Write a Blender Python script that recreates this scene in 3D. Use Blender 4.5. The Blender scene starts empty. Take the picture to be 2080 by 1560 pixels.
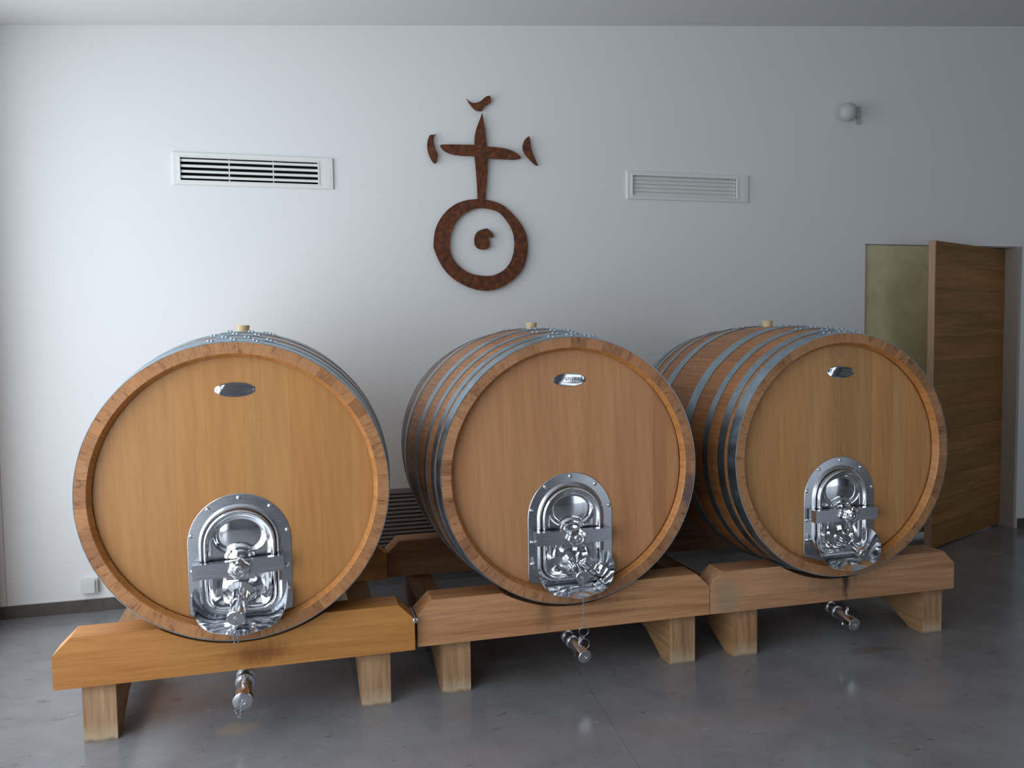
import bpy, bmesh, math, random
from mathutils import Vector, Matrix
random.seed(7)
PI = math.pi
SC = bpy.context.scene
COL = SC.collection

# ------------------------------------------------------------------ camera
cam_d = bpy.data.cameras.new('camera')
cam_d.sensor_width = 36.0
cam_d.lens = 1685.69 / 2080 * 36.0
cam_d.clip_start = 0.05
cam = bpy.data.objects.new('camera', cam_d)
COL.objects.link(cam)
yaw, pitch, roll = 0.2631, 0.0598, -0.0130
F = Vector((math.sin(yaw) * math.cos(pitch), math.cos(yaw) * math.cos(pitch), -math.sin(pitch)))
R0v = Vector((math.cos(yaw), -math.sin(yaw), 0))
U0v = R0v.cross(F)
Rv = math.cos(roll) * R0v + math.sin(roll) * U0v
Uv = -math.sin(roll) * R0v + math.cos(roll) * U0v
M = Matrix.Identity(4)
for i in range(3):
    M[i][0] = Rv[i]; M[i][1] = Uv[i]; M[i][2] = -F[i]
M.translation = Vector((0, -5.299, 1.6))
cam.matrix_world = M
SC.camera = cam

# ------------------------------------------------------------------ light
SC.view_settings.view_transform = 'Standard'
SC.view_settings.look = 'None'
SC.view_settings.gamma = 1.0
SC.view_settings.use_curve_mapping = False
SC.view_settings.exposure = 0.0
SC.cycles.use_denoising = True
SC.cycles.max_bounces = 8
SC.cycles.diffuse_bounces = 5
SC.cycles.glossy_bounces = 5
SC.cycles.sample_clamp_indirect = 6.0
SC.cycles.caustics_reflective = False

world = bpy.data.worlds.new('overcast_sky'); SC.world = world
world.use_nodes = True
bgn = world.node_tree.nodes['Background']
bgn.inputs[0].default_value = (0.62, 0.74, 0.9, 1)
bgn.inputs[1].default_value = 1.0

def area(name, loc, rot, sx, sy, power, col):
    d = bpy.data.lights.new(name, 'AREA'); d.shape = 'RECTANGLE'
    d.size = sx; d.size_y = sy; d.energy = power; d.color = col
    o = bpy.data.objects.new(name, d); COL.objects.link(o)
    o.location = loc; o.rotation_euler = rot
    return o
# daylight entering through the long glazed side on the left (its plane stands in the opening)
area('daylight_side_window', (-1.80, -3.85, 1.63), (0, -PI / 2, 0), 3.12, 6.7, 215, (0.86, 0.935, 1.0))
# daylight through the glazed door in the wall behind the camera
area('daylight_rear_window', (5.2, -8.05, 1.2), (PI / 2, 0, 0), 3.3, 2.2, 18, (0.88, 0.95, 1.0))

# ------------------------------------------------------------------ helpers
def finish(name, bm, mats, parent=None, smooth=False, loc=None):
    me = bpy.data.meshes.new(name)
    bmesh.ops.recalc_face_normals(bm, faces=bm.faces[:])
    bm.to_mesh(me); bm.free()
    if smooth:
        me.polygons.foreach_set('use_smooth', [True] * len(me.polygons))
        if smooth != 'all':
            me.set_sharp_from_angle(angle=math.radians(35 if smooth is True else smooth))
    if not isinstance(mats, (list, tuple)): mats = [mats]
    for m in mats: me.materials.append(m)
    o = bpy.data.objects.new(name, me); COL.objects.link(o)
    if parent: o.parent = parent
    if loc: o.location = loc
    return o

def tag(o, label=None, cat=None, group=None, kind=None):
    if label: o['label'] = label
    if cat: o['category'] = cat
    if group: o['group'] = group
    if kind: o['kind'] = kind
    return o

def empty(name, loc, rz=0, **kw):
    o = bpy.data.objects.new(name, None); COL.objects.link(o)
    o.location = loc; o.rotation_euler = (0, 0, rz); o.empty_display_size = .1
    return tag(o, **kw)

def box(bm, x0, x1, y0, y1, z0, z1, mi=0):
    vs = [bm.verts.new((x, y, z)) for x in (x0, x1) for y in (y0, y1) for z in (z0, z1)]
    fs = []
    for f in ((0, 1, 3, 2), (4, 6, 7, 5), (0, 4, 5, 1), (2, 3, 7, 6), (0, 2, 6, 4), (1, 5, 7, 3)):
        fc = bm.faces.new([vs[i] for i in f]); fc.material_index = mi; fs.append(fc)
    return vs, fs

def bevel(bm, w, seg=1, ang=30):
    es = [e for e in bm.edges if len(e.link_faces) == 2 and e.calc_face_angle(0) > math.radians(ang)]
    bmesh.ops.bevel(bm, geom=es, offset=w, segments=seg, affect='EDGES', profile=.5)

def bx(name, dims, mat, parent=None, bev=0, seg=1):
    bm = bmesh.new(); box(bm, *dims)
    if bev: bevel(bm, bev, seg)
    return finish(name, bm, mat, parent, smooth=bool(bev))

def prism(bm, pts, y0, y1):
    """closed outline in x-z extruded from y0 to y1"""
    a = [bm.verts.new((x, y0, z)) for x, z in pts]
    b = [bm.verts.new((x, y1, z)) for x, z in pts]
    bm.faces.new(a); bm.faces.new(b[::-1])
    n = len(pts)
    for i in range(n):
        bm.faces.new((a[i], b[i], b[(i + 1) % n], a[(i + 1) % n]))

def frame_of(d):
    d = Vector(d).normalized()
    u = d.cross(Vector((0, 0, 1)))
    if u.length < 1e-4: u = Vector((1, 0, 0))
    u.normalize(); v = d.cross(u)
    return d, u, v

def lathe(bm, p0, d, prof, n=24, cap=True):
    """profile [(t, r)] revolved about the axis from p0 along d"""
    d, u, v = frame_of(d); p0 = Vector(p0); rings = []
    for t, r in prof:
        rings.append([bm.verts.new(p0 + d * t + (u * math.cos(2 * PI * i / n) + v * math.sin(2 * PI * i / n)) * r) for i in range(n)])
    for a, b in zip(rings, rings[1:]):
        for i in range(n):
            bm.faces.new((a[i], a[(i + 1) % n], b[(i + 1) % n], b[i]))
    if cap:
        bm.faces.new(rings[0][::-1]); bm.faces.new(rings[-1])

def tube(bm, pts, r, n=8, closed=False):
    pts = [Vector(p) for p in pts]; rings = []
    N = len(pts)
    for k, p in enumerate(pts):
        if closed: t = pts[(k + 1) % N] - pts[k - 1]
        else: t = pts[min(k + 1, N - 1)] - pts[max(k - 1, 0)]
        d, u, v = frame_of(t)
        rings.append([bm.verts.new(p + (u * math.cos(2 * PI * i / n) + v * math.sin(2 * PI * i / n)) * r) for i in range(n)])
    for k in range(N if closed else N - 1):
        a = rings[k]; b = rings[(k + 1) % N]
        for i in range(n):
            bm.faces.new((a[i], a[(i + 1) % n], b[(i + 1) % n], b[i]))
    if not closed:
        bm.faces.new(rings[0][::-1]); bm.faces.new(rings[-1])

# ------------------------------------------------------------------ materials
class NT:
    def __init__(s, name):
        s.m = bpy.data.materials.new(name); s.m.use_nodes = True
        s.t = s.m.node_tree; s.n = s.t.nodes; s.b = s.n['Principled BSDF']
    def add(s, typ, **kw):
        n = s.n.new(typ)
        for k, v in kw.items(): setattr(n, k, v)
        return n
    def link(s, a, b): s.t.links.new(a, b)
    def val(s, sock, v):
        if hasattr(v, 'is_output') or isinstance(v, bpy.types.NodeSocket): s.link(v, sock)
        else: sock.default_value = v
    def math(s, op, a, b=0.0, c=None, clamp=False):
        n = s.add('ShaderNodeMath', operation=op); n.use_clamp = clamp
        s.val(n.inputs[0], a); s.val(n.inputs[1], b)
        if c is not None: s.val(n.inputs[2], c)
        return n.outputs[0]
    def noise(s, vec, scale, detail=3, rough=.5, dist=0.0):
        n = s.add('ShaderNodeTexNoise')
        s.link(vec, n.inputs['Vector']); n.inputs['Scale'].default_value = scale
        n.inputs['Detail'].default_value = detail; n.inputs['Roughness'].default_value = rough
        n.inputs['Distortion'].default_value = dist
        return n.outputs['Fac']
    def ramp(s, fac, stops, interp='LINEAR'):
        n = s.add('ShaderNodeValToRGB'); n.color_ramp.interpolation = interp
        e = n.color_ramp.elements
        while len(e) > 1: e.remove(e[-1])
        for i, (p, c) in enumerate(stops):
            el = e[0] if i == 0 else e.new(p)
            el.position = p; el.color = (c[0], c[1], c[2], 1) if hasattr(c, '__len__') else (c, c, c, 1)
        s.link(fac, n.inputs[0]); return n.outputs[0]
    def mix(s, fac, a, b, mode='MIX'):
        n = s.add('ShaderNodeMix', data_type='RGBA', blend_type=mode)
        s.val(n.inputs[0], fac)
        for k, v in ((6, a), (7, b)):
            if isinstance(v, (tuple, list)): n.inputs[k].default_value = (v[0], v[1], v[2], 1)
            else: s.link(v, n.inputs[k])
        return n.outputs[2]
    def scale(s, vec, sc, off=None):
        n = s.add('ShaderNodeMapping'); n.inputs['Scale'].default_value = sc
        s.link(vec, n.inputs['Vector'])
        if off is not None: s.link(off, n.inputs['Location'])
        return n.outputs[0]
    def bump(s, h, strength=.2, dist=.01):
        n = s.add('ShaderNodeBump'); n.inputs['Strength'].default_value = strength
        n.inputs['Distance'].default_value = dist; s.link(h, n.inputs['Height'])
        s.link(n.outputs[0], s.b.inputs['Normal'])
    def coord(s, which='Object'):
        return s.add('ShaderNodeTexCoord').outputs[which]

def plain(name, col, rough=.5, metal=0.0, nscale=0, namp=.05, bump=0):
    N = NT(name)
    N.b.inputs['Roughness'].default_value = rough; N.b.inputs['Metallic'].default_value = metal
    if nscale:
        f = N.noise(N.coord(), nscale, 4, .6)
        lo = tuple(c * (1 - namp) for c in col); hi = tuple(min(1, c * (1 + namp)) for c in col)
        N.link(N.ramp(f, [(.3, lo), (.7, hi)]), N.b.inputs['Base Color'])
        if bump: N.bump(f, bump, .003)
    else:
        N.b.inputs['Base Color'].default_value = (*col, 1)
    return N.m

def srgb(r, g, b):
    f = lambda c: (c / 255 / 12.92) if c / 255 < .04045 else ((c / 255 + .055) / 1.055) ** 2.4
    return (f(r), f(g), f(b))

def wood(name, light, dark, grain, across=1.0, contrast=1.0, tint=.10, rough=.42, stains=(), figure=.5, warp=1.0, streak=1.0, pore=.80, fleck=None):
    """grain: axis index the fibres run along (object space)"""
    N = NT(name)
    co = N.coord()
    rnd = N.add('ShaderNodeObjectInfo').outputs['Random']
    off = N.add('ShaderNodeCombineXYZ')
    for i in range(3): N.link(N.math('MULTIPLY', rnd, (37.0, 51.0, 23.0)[i]), off.inputs[i])
    off = off.outputs[0]
    def sc(a, l):
        v = [a * across] * 3; v[grain] = l
        return N.scale(co, v, off)
    broad = N.noise(sc(9, .9), 1.0, 3, .5, .4 * warp)
    mid = N.noise(sc(45, 1.6), 1.0, 4, .6, .8 * warp)
    fine = N.noise(sc(210, 5.0), 1.0, 3, .6)
    # cathedral figure
    wv = N.add('ShaderNodeTexWave', wave_type='BANDS', bands_direction='DIAGONAL')
    N.link(sc(9, 1.1), wv.inputs['Vector'])
    wv.inputs['Scale'].default_value = 1.6; wv.inputs['Distortion'].default_value = 7.0 * warp
    wv.inputs['Detail'].default_value = 2.5; wv.inputs['Detail Scale'].default_value = .8
    g = N.math('ADD', N.math('MULTIPLY', broad, .34), N.math('MULTIPLY', mid, .30 * streak))
    g = N.math('ADD', g, N.math('MULTIPLY', fine, .22 * streak))
    g = N.math('ADD', g, N.math('MULTIPLY', wv.outputs['Fac'], .14 * figure))
    g = N.math('ADD', g, .07 * (1 - figure) + .26 * (1 - streak))
    a = .5 - .17 / contrast; b = .5 + .17 / contrast
    c = N.ramp(g, [(a, dark), (b, light)])
    # pores
    pores = N.noise(sc(420, 14), 1.0, 2, .6)
    pf = N.ramp(pores, [(.30, pore), (.42, 1.0)])
    c = N.mix(1.0, c, pf, 'MULTIPLY')
    # per board tint
    tv = N.ramp(rnd, [(0, (1 - tint, 1 - tint * 1.25, 1 - tint * 1.5)), (.5, (1, 1, 1)), (1, (1 - tint * .1, 1 - tint * .6, 1 - tint * 1.1))])
    c = N.mix(1.0, c, tv, 'MULTIPLY')
    if fleck:
        fx, fw, fcol = fleck
        sx = N.add('ShaderNodeSeparateXYZ'); N.link(co, sx.inputs[0])
        band_ = N.ramp(N.math('ABSOLUTE', N.math('SUBTRACT', sx.outputs[0], fx)), [(fw * .5, 1.0), (fw, 0.0)])
        fl = N.noise(N.scale(co, (70, 70, 26)), 1.0, 2, .5, 1.6)
        fl = N.ramp(fl, [(.47, 0.0), (.50, 1.0), (.54, 0.0)])
        c = N.mix(N.math('MULTIPLY', N.math('MULTIPLY', band_, fl), .45), c, fcol)
    for (cx, cy, cz, rx, ry, rz, col, amt) in stains:
        mp = N.add('ShaderNodeMapping', vector_type='TEXTURE')
        mp.inputs['Location'].default_value = (cx, cy, cz); mp.inputs['Scale'].default_value = (rx, ry, rz)
        N.link(co, mp.inputs['Vector'])
        ln = N.add('ShaderNodeVectorMath', operation='LENGTH'); N.link(mp.outputs[0], ln.inputs[0])
        wob = N.noise(N.scale(co, (30, 30, 12)), 1.0, 4, .65)
        dd = N.math('ADD', ln.outputs['Value'], N.math('MULTIPLY', N.math('SUBTRACT', wob, .5), 1.3))
        fac = N.ramp(dd, [(.25, amt), (1.0, 0.0)])
        c = N.mix(fac, c, col)
    N.link(c, N.b.inputs['Base Color'])
    N.link(N.ramp(fine, [(.3, rough + .1), (.7, rough - .04)]), N.b.inputs['Roughness'])
    N.bump(N.math('ADD', N.math('MULTIPLY', fine, .6), N.math('MULTIPLY', pores, .4)), .12, .002)
    return N.m

def endgrain(name, light, dark, stain=None):
    """stave ends: short radial rays and rings, patchy per stave"""
    N = NT(name); co = N.coord()
    rnd = N.add('ShaderNodeObjectInfo').outputs['Random']
    sep = N.add('ShaderNodeSeparateXYZ'); N.link(co, sep.inputs[0])
    ang = N.math('ARCTAN2', sep.outputs[0], N.math('SUBTRACT', sep.outputs[2], RB))
    rad = N.math('SQRT', N.math('ADD', N.math('MULTIPLY', sep.outputs[0], sep.outputs[0]),
                 N.math('POWER', N.math('SUBTRACT', sep.outputs[2], RB), 2.0)))
    v = N.add('ShaderNodeCombineXYZ')
    N.link(N.math('MULTIPLY', ang, 75.0), v.inputs[0]); N.link(N.math('MULTIPLY', rad, 28.0), v.inputs[1])
    N.link(N.math('MULTIPLY', rnd, 40.0), v.inputs[2])
    rays = N.noise(v.outputs[0], 1.0, 4, .65, .6)
    v2 = N.add('ShaderNodeCombineXYZ')
    N.link(N.math('MULTIPLY', ang, 14.0), v2.inputs[0]); N.link(N.math('MULTIPLY', rad, 10.0), v2.inputs[1])
    N.link(N.math('MULTIPLY', rnd, 90.0), v2.inputs[2])
    patch = N.noise(v2.outputs[0], 1.0, 3, .6)
    g = N.math('ADD', N.math('MULTIPLY', rays, .6), N.math('MULTIPLY', patch, .4))
    c = N.ramp(g, [(.36, dark), (.46, tuple((a * .35 + b * .65) for a, b in zip(dark, light))), (.66, light)])
    tv = N.ramp(rnd, [(0, (.72, .64, .58)), (.4, (1, 1, 1)), (.8, (1.0, .93, .84)), (1, (1.12, 1.12, 1.1))])
    c = N.mix(1.0, c, tv, 'MULTIPLY')
    if stain:
        cx, cz, rx, rz, col = stain
        mp = N.add('ShaderNodeMapping', vector_type='TEXTURE')
        mp.inputs['Location'].default_value = (cx, -.635, cz); mp.inputs['Scale'].default_value = (rx, .2, rz)
        N.link(co, mp.inputs['Vector'])
        ln = N.add('ShaderNodeVectorMath', operation='LENGTH'); N.link(mp.outputs[0], ln.inputs[0])
        dd = N.math('ADD', ln.outputs['Value'], N.math('MULTIPLY', N.math('SUBTRACT', N.noise(co, 26, 4, .65), .5), 1.6))
        c = N.mix(N.ramp(dd, [(.4, .85), (1.0, 0.0)]), c, col)
    N.link(c, N.b.inputs['Base Color']); N.b.inputs['Roughness'].default_value = .6
    N.bump(rays, .25, .003)
    return N.m

RB = .644      # belly radius
OAK_L, OAK_D = srgb(206, 157, 104), srgb(166, 114, 66)
M_head = [wood('oak_head_honey', srgb(203, 148, 86), srgb(170, 115, 60), 2, tint=.13, figure=.25, warp=.5, streak=.7, pore=.9, fleck=(.085, .045, srgb(150, 94, 54))),
          wood('oak_head_tan', srgb(208, 154, 106), srgb(172, 118, 76), 2, tint=.19, figure=.25, warp=.5, streak=.7, pore=.9, fleck=(.04, .05, srgb(222, 178, 136))),
          wood('oak_head_brown', srgb(212, 162, 104), srgb(170, 120, 70), 2, tint=.22, figure=.25, warp=.5, streak=.75, pore=.9, fleck=(0, .05, srgb(220, 176, 124)))]
M_stave = wood('oak_stave', srgb(190, 130, 80), srgb(134, 84, 46), 1, tint=.16, contrast=1.1)
M_ends = [endgrain('oak_stave_end', srgb(190, 135, 86), srgb(120, 74, 46)),
          endgrain('oak_stave_end_stained', srgb(190, 138, 96), srgb(120, 76, 52), stain=(.575, RB - .14, .045, .15, srgb(104, 84, 82))),
          endgrain('oak_stave_end_brown', srgb(188, 138, 94), srgb(116, 76, 50))]
M_chime = wood('oak_chime', srgb(204, 142, 80), srgb(160, 102, 52), 1, tint=.08)
M_beam = [wood('oak_beam_orange', srgb(210, 150, 80), srgb(170, 108, 48), 0, across=1.0, tint=.03, figure=.12, contrast=1.25, warp=.5,
               stains=[(0.07, -.58, .300, .17, .1, .05, srgb(120, 62, 22), .75)]),
          wood('oak_beam_tan', srgb(218, 164, 116), srgb(168, 114, 74), 0, across=1.0, tint=.03, figure=.2, contrast=1.5, warp=.8,
               stains=[(-.12, -.58, .35, .05, .1, .12, srgb(120, 84, 56), .6), (.12, -.58, .36, .26, .1, .018, srgb(112, 70, 40), .6), (.2, -.58, .30, .3, .1, .014, srgb(112, 70, 40), .5)]),
          wood('oak_beam_worn', srgb(216, 164, 122), srgb(158, 110, 76), 0, across=1.0, tint=.03, figure=.12, contrast=1.5, warp=.5,
               stains=[(.0, -.58, .36, .24, .12, .10, srgb(120, 96, 70), .6), (.05, -.58, .35, .028, .12, .12, srgb(30, 24, 22), .95), (-.02, -.58, .385, .13, .12, .03, srgb(44, 34, 28), .85), (-.62, -.58, .3, .1, .1, .14, srgb(150, 138, 112), .6)])]
M_leg = wood('oak_sleeper', srgb(188, 148, 106), srgb(136, 98, 64), 1, across=1.0, tint=.12, contrast=1.4, figure=.15, rough=.6,
             stains=[])
M_legend = wood('oak_sleeper_end', srgb(196, 158, 118), srgb(142, 104, 72), 2, across=1.0, tint=.14, contrast=1.5, figure=.3, rough=.65,
                stains=[(0, -.557, .0, 3, .1, .075, srgb(196, 176, 146), .7), (0, -.557, -.012, 3, .1, .026, srgb(58, 48, 40), .8), (0, -.557, .22, 3, .1, .035, srgb(140, 108, 78), .5)])
M_door = wood('oak_door_plank', srgb(186, 134, 70), srgb(128, 88, 40), 0, across=.8, tint=.2, contrast=1.3, figure=.12, warp=.5, rough=.5)
M_dooredge = wood('oak_door_edge', srgb(186, 152, 120), srgb(160, 122, 92), 2, tint=.05, rough=.5)

def metal(name, col, rough, streak_axis=None, amp=.06, nsc=30):
    N = NT(name); N.b.inputs['Metallic'].default_value = 1.0
    co = N.coord()
    s = [nsc] * 3
    if streak_axis is not None:
        s = [nsc * 8] * 3; s[streak_axis] = nsc * .2
    f = N.noise(N.scale(co, s), 1.0, 3, .6)
    N.link(N.ramp(f, [(.3, tuple(c * (1 - amp) for c in col)), (.7, col)]), N.b.inputs['Base Color'])
    N.link(N.ramp(f, [(.3, rough * .85), (.7, rough * 1.15)]), N.b.inputs['Roughness'])
    return N.m
M_chrome = metal('polished_stainless', (.76, .77, .79), .10, amp=.02)
M_brushed = metal('brushed_stainless', (.52, .53, .56), .26, streak_axis=0)
M_satin = metal('satin_stainless', (.70, .71, .73), .30)
M_cap = metal('turned_stainless', (.78, .79, .81), .16)
M_mirror = metal('engraved_plate_steel', (.72, .72, .74), .12, amp=.03)
M_galv = metal('galvanised_hoop', (.42, .53, .60), .40, amp=.28, nsc=16)
M_rivet = metal('zinc_rivet', (.50, .55, .60), .42)
M_letter = plain('engraved_lettering', (.06, .055, .055), .6)
M_dark = plain('dark_void', (.006, .006, .007), .8)
M_white = plain('white_lacquer', srgb(226, 226, 222), .38, nscale=20, namp=.01)
M_gloss = plain('white_glossy_louvre', srgb(222, 222, 218), .22, nscale=20, namp=.01)
M_plastic = plain('white_plastic', srgb(214, 215, 210), .4, nscale=30, namp=.01)
M_detector = plain('offwhite_plastic', srgb(188, 190, 186), .5, nscale=30, namp=.01)
M_greyplastic = plain('grey_plastic', srgb(170, 170, 170), .4, nscale=30, namp=.02)
M_cork = plain('silicone_bung', srgb(206, 188, 146), .6, nscale=60, namp=.06)
M_grille = plain('anthracite_grille', srgb(150, 142, 138), .45, nscale=40, namp=.05)
M_alu = plain('grey_window_frame', srgb(120, 124, 128), .4, nscale=30, namp=.03)
M_tile = plain('brown_skirting_tile', srgb(84, 76, 70), .45, nscale=14, namp=.22, bump=.1)
M_grout = plain('light_grout', srgb(196, 196, 196), .8, nscale=60, namp=.05)
M_jamb = plain('painted_jamb', srgb(176, 166, 158), .5, nscale=20, namp=.03)

def wall_paint(name, col):
    N = NT(name); co = N.coord()
    a = N.noise(co, 1.2, 3, .5); b = N.noise(co, 220, 3, .6)
    N.link(N.ramp(a, [(.3, tuple(c * .985 for c in col)), (.7, col)]), N.b.inputs['Base Color'])
    N.b.inputs['Roughness'].default_value = .72
    N.b.inputs['Specular IOR Level'].default_value = .3
    N.bump(b, .05, .002)
    return N.m
M_wall = wall_paint('white_wall_paint', (.78, .78, .77))
M_ceil = wall_paint('white_ceiling_paint', (.74, .74, .73))
M_backwall = wall_paint('dark_wall_paint', (.13, .13, .14))
M_sidewall = wall_paint('grey_wall_paint', (.40, .40, .39))

def rust():
    N = NT('rusted_steel'); co = N.coord()
    a = N.noise(co, 26, 6, .7); b = N.noise(co, 160, 4, .7)
    c = N.ramp(a, [(.3, srgb(58, 32, 20)), (.48, srgb(98, 52, 26)), (.68, srgb(142, 78, 34))])
    c = N.mix(1.0, c, N.ramp(b, [(.3, .55), (.6, 1.0)]), 'MULTIPLY')
    N.link(c, N.b.inputs['Base Color']); N.b.inputs['Roughness'].default_value = .75
    N.b.inputs['Metallic'].default_value = .1
    N.bump(b, .5, .003)
    return N.m
M_rust = rust()

def brass():
    N = NT('brushed_brass_sheet'); co = N.coord()
    a = N.noise(co, 2.6, 5, .6, 1.2); b = N.noise(N.scale(co, (30, 30, 6)), 1.0, 4, .6)
    c = N.ramp(a, [(.3, srgb(196, 186, 142)), (.7, srgb(226, 216, 174))])
    N.link(c, N.b.inputs['Base Color']); N.b.inputs['Metallic'].default_value = .08
    N.link(N.ramp(b, [(.3, .34), (.7, .5)]), N.b.inputs['Roughness'])
    N.bump(a, .10, .02)
    return N.m
M_brass = brass()

def concrete():
    N = NT('polished_concrete'); co = N.coord()
    a = N.noise(co, .9, 5, .6, .6); b = N.noise(co, 5, 6, .65, .5); d = N.noise(co, 60, 4, .6)
    g = N.math('ADD', N.math('MULTIPLY', a, .45), N.math('ADD', N.math('MULTIPLY', b, .38), N.math('MULTIPLY', d, .17)))
    c = N.ramp(g, [(.34, srgb(112, 111, 112)), (.5, srgb(126, 125, 127)), (.66, srgb(140, 139, 142))])
    # scuffs and pale specks
    sp = N.noise(N.scale(co, (9, 16, 9)), 1.0, 6, .75)
    c = N.mix(N.ramp(sp, [(.62, 0.0), (.70, .5)]), c, srgb(176, 178, 180))
    dk = N.noise(N.scale(co, (7, 13, 7)), 1.0, 5, .75, .3)
    c = N.mix(N.ramp(dk, [(.32, .6), (.38, 0.0)]), c, srgb(62, 60, 60))
    for (cx, cy, rx, ry, col, amt) in ((-.24, -1.80, .10, .07, srgb(158, 138, 116), .55), (2.78, -1.84, .17, .05, srgb(104, 90, 70), .5),
                                       (1.02, -1.62, .35, .16, srgb(104, 100, 90), .5), (.95, -1.45, .22, .05, srgb(150, 150, 148), .35)):
        mp = N.add('ShaderNodeMapping', vector_type='TEXTURE')
        mp.inputs['Location'].default_value = (cx, cy, 0); mp.inputs['Scale'].default_value = (rx, ry, 1)
        N.link(co, mp.inputs['Vector'])
        ln = N.add('ShaderNodeVectorMath', operation='LENGTH'); N.link(mp.outputs[0], ln.inputs[0])
        dd = N.math('ADD', ln.outputs['Value'], N.math('MULTIPLY', N.math('SUBTRACT', N.noise(co, 12, 4, .6), .5), 1.2))
        c = N.mix(N.ramp(dd, [(.5, amt), (1.0, 0.0)]), c, col)
    N.link(c, N.b.inputs['Base Color'])
    N.link(N.ramp(b, [(.3, .13), (.7, .24)]), N.b.inputs['Roughness'])
    N.b.inputs['Specular IOR Level'].default_value = .5
    N.bump(d, .04, .002)
    return N.m
M_floor = concrete()

# ------------------------------------------------------------------ room shell
XL, XR, YB = -1.66, 9.0, -8.0
def ceil_z(x): return 3.475 + .0805 * x

def wall_grid(name, xs, zs, holes, y0, y1, mat, along='x'):
    """wall slab made of cells; zs[-1] None = follows the sloping ceiling"""
    bm = bmesh.new()
    for i in range(len(xs) - 1):
        for k in range(len(zs) - 1):
            xm = (xs[i] + xs[i + 1]) / 2
            top = zs[k + 1]
            zm = (zs[k] + (top if top is not None else zs[k] + .2)) / 2
            if any(a < xm < b and c < zm < d for a, b, c, d in holes): continue
            if along == 'x':
                vs, _ = box(bm, xs[i], xs[i + 1], y0, y1, zs[k], 0)
                for v in vs:
                    if abs(v.co.z) < 1e-9 and v in (vs[1], vs[3], vs[5], vs[7]):
                        v.co.z = ceil_z(v.co.x) if top is None else top
            else:
                vs, _ = box(bm, y0, y1, xs[i], xs[i + 1], zs[k], 0)
                for v in (vs[1], vs[3], vs[5], vs[7]):
                    v.co.z = ceil_z((y0 + y1) / 2) if top is None else top
    bmesh.ops.remove_doubles(bm, verts=bm.verts[:], dist=1e-5)
    # drop interior shared faces
    seen = {}
    for f in bm.faces[:]:
        key = tuple(sorted(v.index for v in f.verts)) if False else tuple(sorted(tuple(round(c, 4) for c in v.co) for v in f.verts))
        seen.setdefault(key, []).append(f)
    dead = [f for fs in seen.values() if len(fs) > 1 for f in fs]
    bmesh.ops.delete(bm, geom=dead, context='FACES')
    return finish(name, bm, mat)

V1 = (-.623, .300, 2.507, 2.696)     # open vent  (x0,x1,z0,z1)
V2 = (2.248, 3.171, 2.507, 2.696)    # closed vent
DO = (4.149, 5.59, -1, 2.235)        # doorway
def inner(v): return (v[0] + .042, v[1] - .092, v[2] + .026, v[3] - .030)
h1, h2 = inner(V1), inner(V2)
wb = wall_grid('wall_back', [XL - .2, h1[0], h1[1], h2[0], h2[1], DO[0], DO[1], XR + .2],
               [0, DO[3], h1[2], h1[3], None], [h1, h2, DO], 0, .22, M_wall)
tag(wb, kind='structure')
wl = wall_grid('wall_left', [YB, -7.25, -.45, 0], [0, .06, 3.20, None], [(-7.25, -.45, .06, 3.20)], XL - .2, XL, M_wall, along='y')
tag(wl, kind='structure')
wr = wall_grid('wall_right', [YB, 0], [0, None], [], XR, XR + .2, M_sidewall, along='y'); tag(wr, kind='structure')
wf = wall_grid('wall_front', [XL - .2, 3.5, 6.9, XR + .2], [0, 2.35, None], [(3.5, 6.9, -1, 2.35)], YB - .2, YB, M_backwall)
tag(wf, kind='structure')
# sloping ceiling
bm = bmesh.new()
vs, _ = box(bm, XL - .2, XR + .2, YB - .2, .22, 0, .12)
for v in vs: v.co.z += ceil_z(v.co.x)
tag(finish('ceiling', bm, M_ceil), kind='structure')
# floor: dark bed with two polished concrete slabs and the sawn joint between them
fl = bx('floor', (XL - .2, XR + .2, YB - .2, 1.4, -.14, -.012), M_grille); tag(fl, kind='structure')
def jx(y): return 1.334 + (y + 1.184) * .0925
def slab(f0, f1):
    bm = bmesh.new(); ys = (YB - .2, 1.4)
    pts = [(f0(ys[0]), ys[0]), (f1(ys[0]), ys[0]), (f1(ys[1]), ys[1]), (f0(ys[1]), ys[1])]
    lo = [bm.verts.new((x, y, -.012)) for x, y in pts]; hi = [bm.verts.new((x, y, 0)) for x, y in pts]
    bm.faces.new(hi); bm.faces.new(lo[::-1])
    for i in range(4): bm.faces.new((lo[i], lo[(i + 1) % 4], hi[(i + 1) % 4], hi[i]))
    return finish('floor_slab', bm, M_floor, fl)
slab(lambda y: XL - .2, lambda y: jx(y) - .0008)
slab(lambda y: jx(y) + .0008, lambda y: XR + .2)
# room beyond the doorway
bx_ = bx('wall_beyond', (3.6, 6.4, 1.2, 1.3, 0, 2.9), M_wall); tag(bx_, kind='structure')
# painted jamb lining of the doorway, right
jr = bx('trim_1', (5.565, 5.59, -.004, .215, 0, 2.235), M_jamb, bev=.002); tag(jr, kind='structure')
jh = bx('trim_2', (4.149, 5.565, .030, .215, 2.228, 2.235), M_jamb); tag(jh, kind='structure')
jl = bx('trim_3', (4.149, 4.158, -.004, .07, 0, 2.228), M_jamb); tag(jl, kind='structure')
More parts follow.
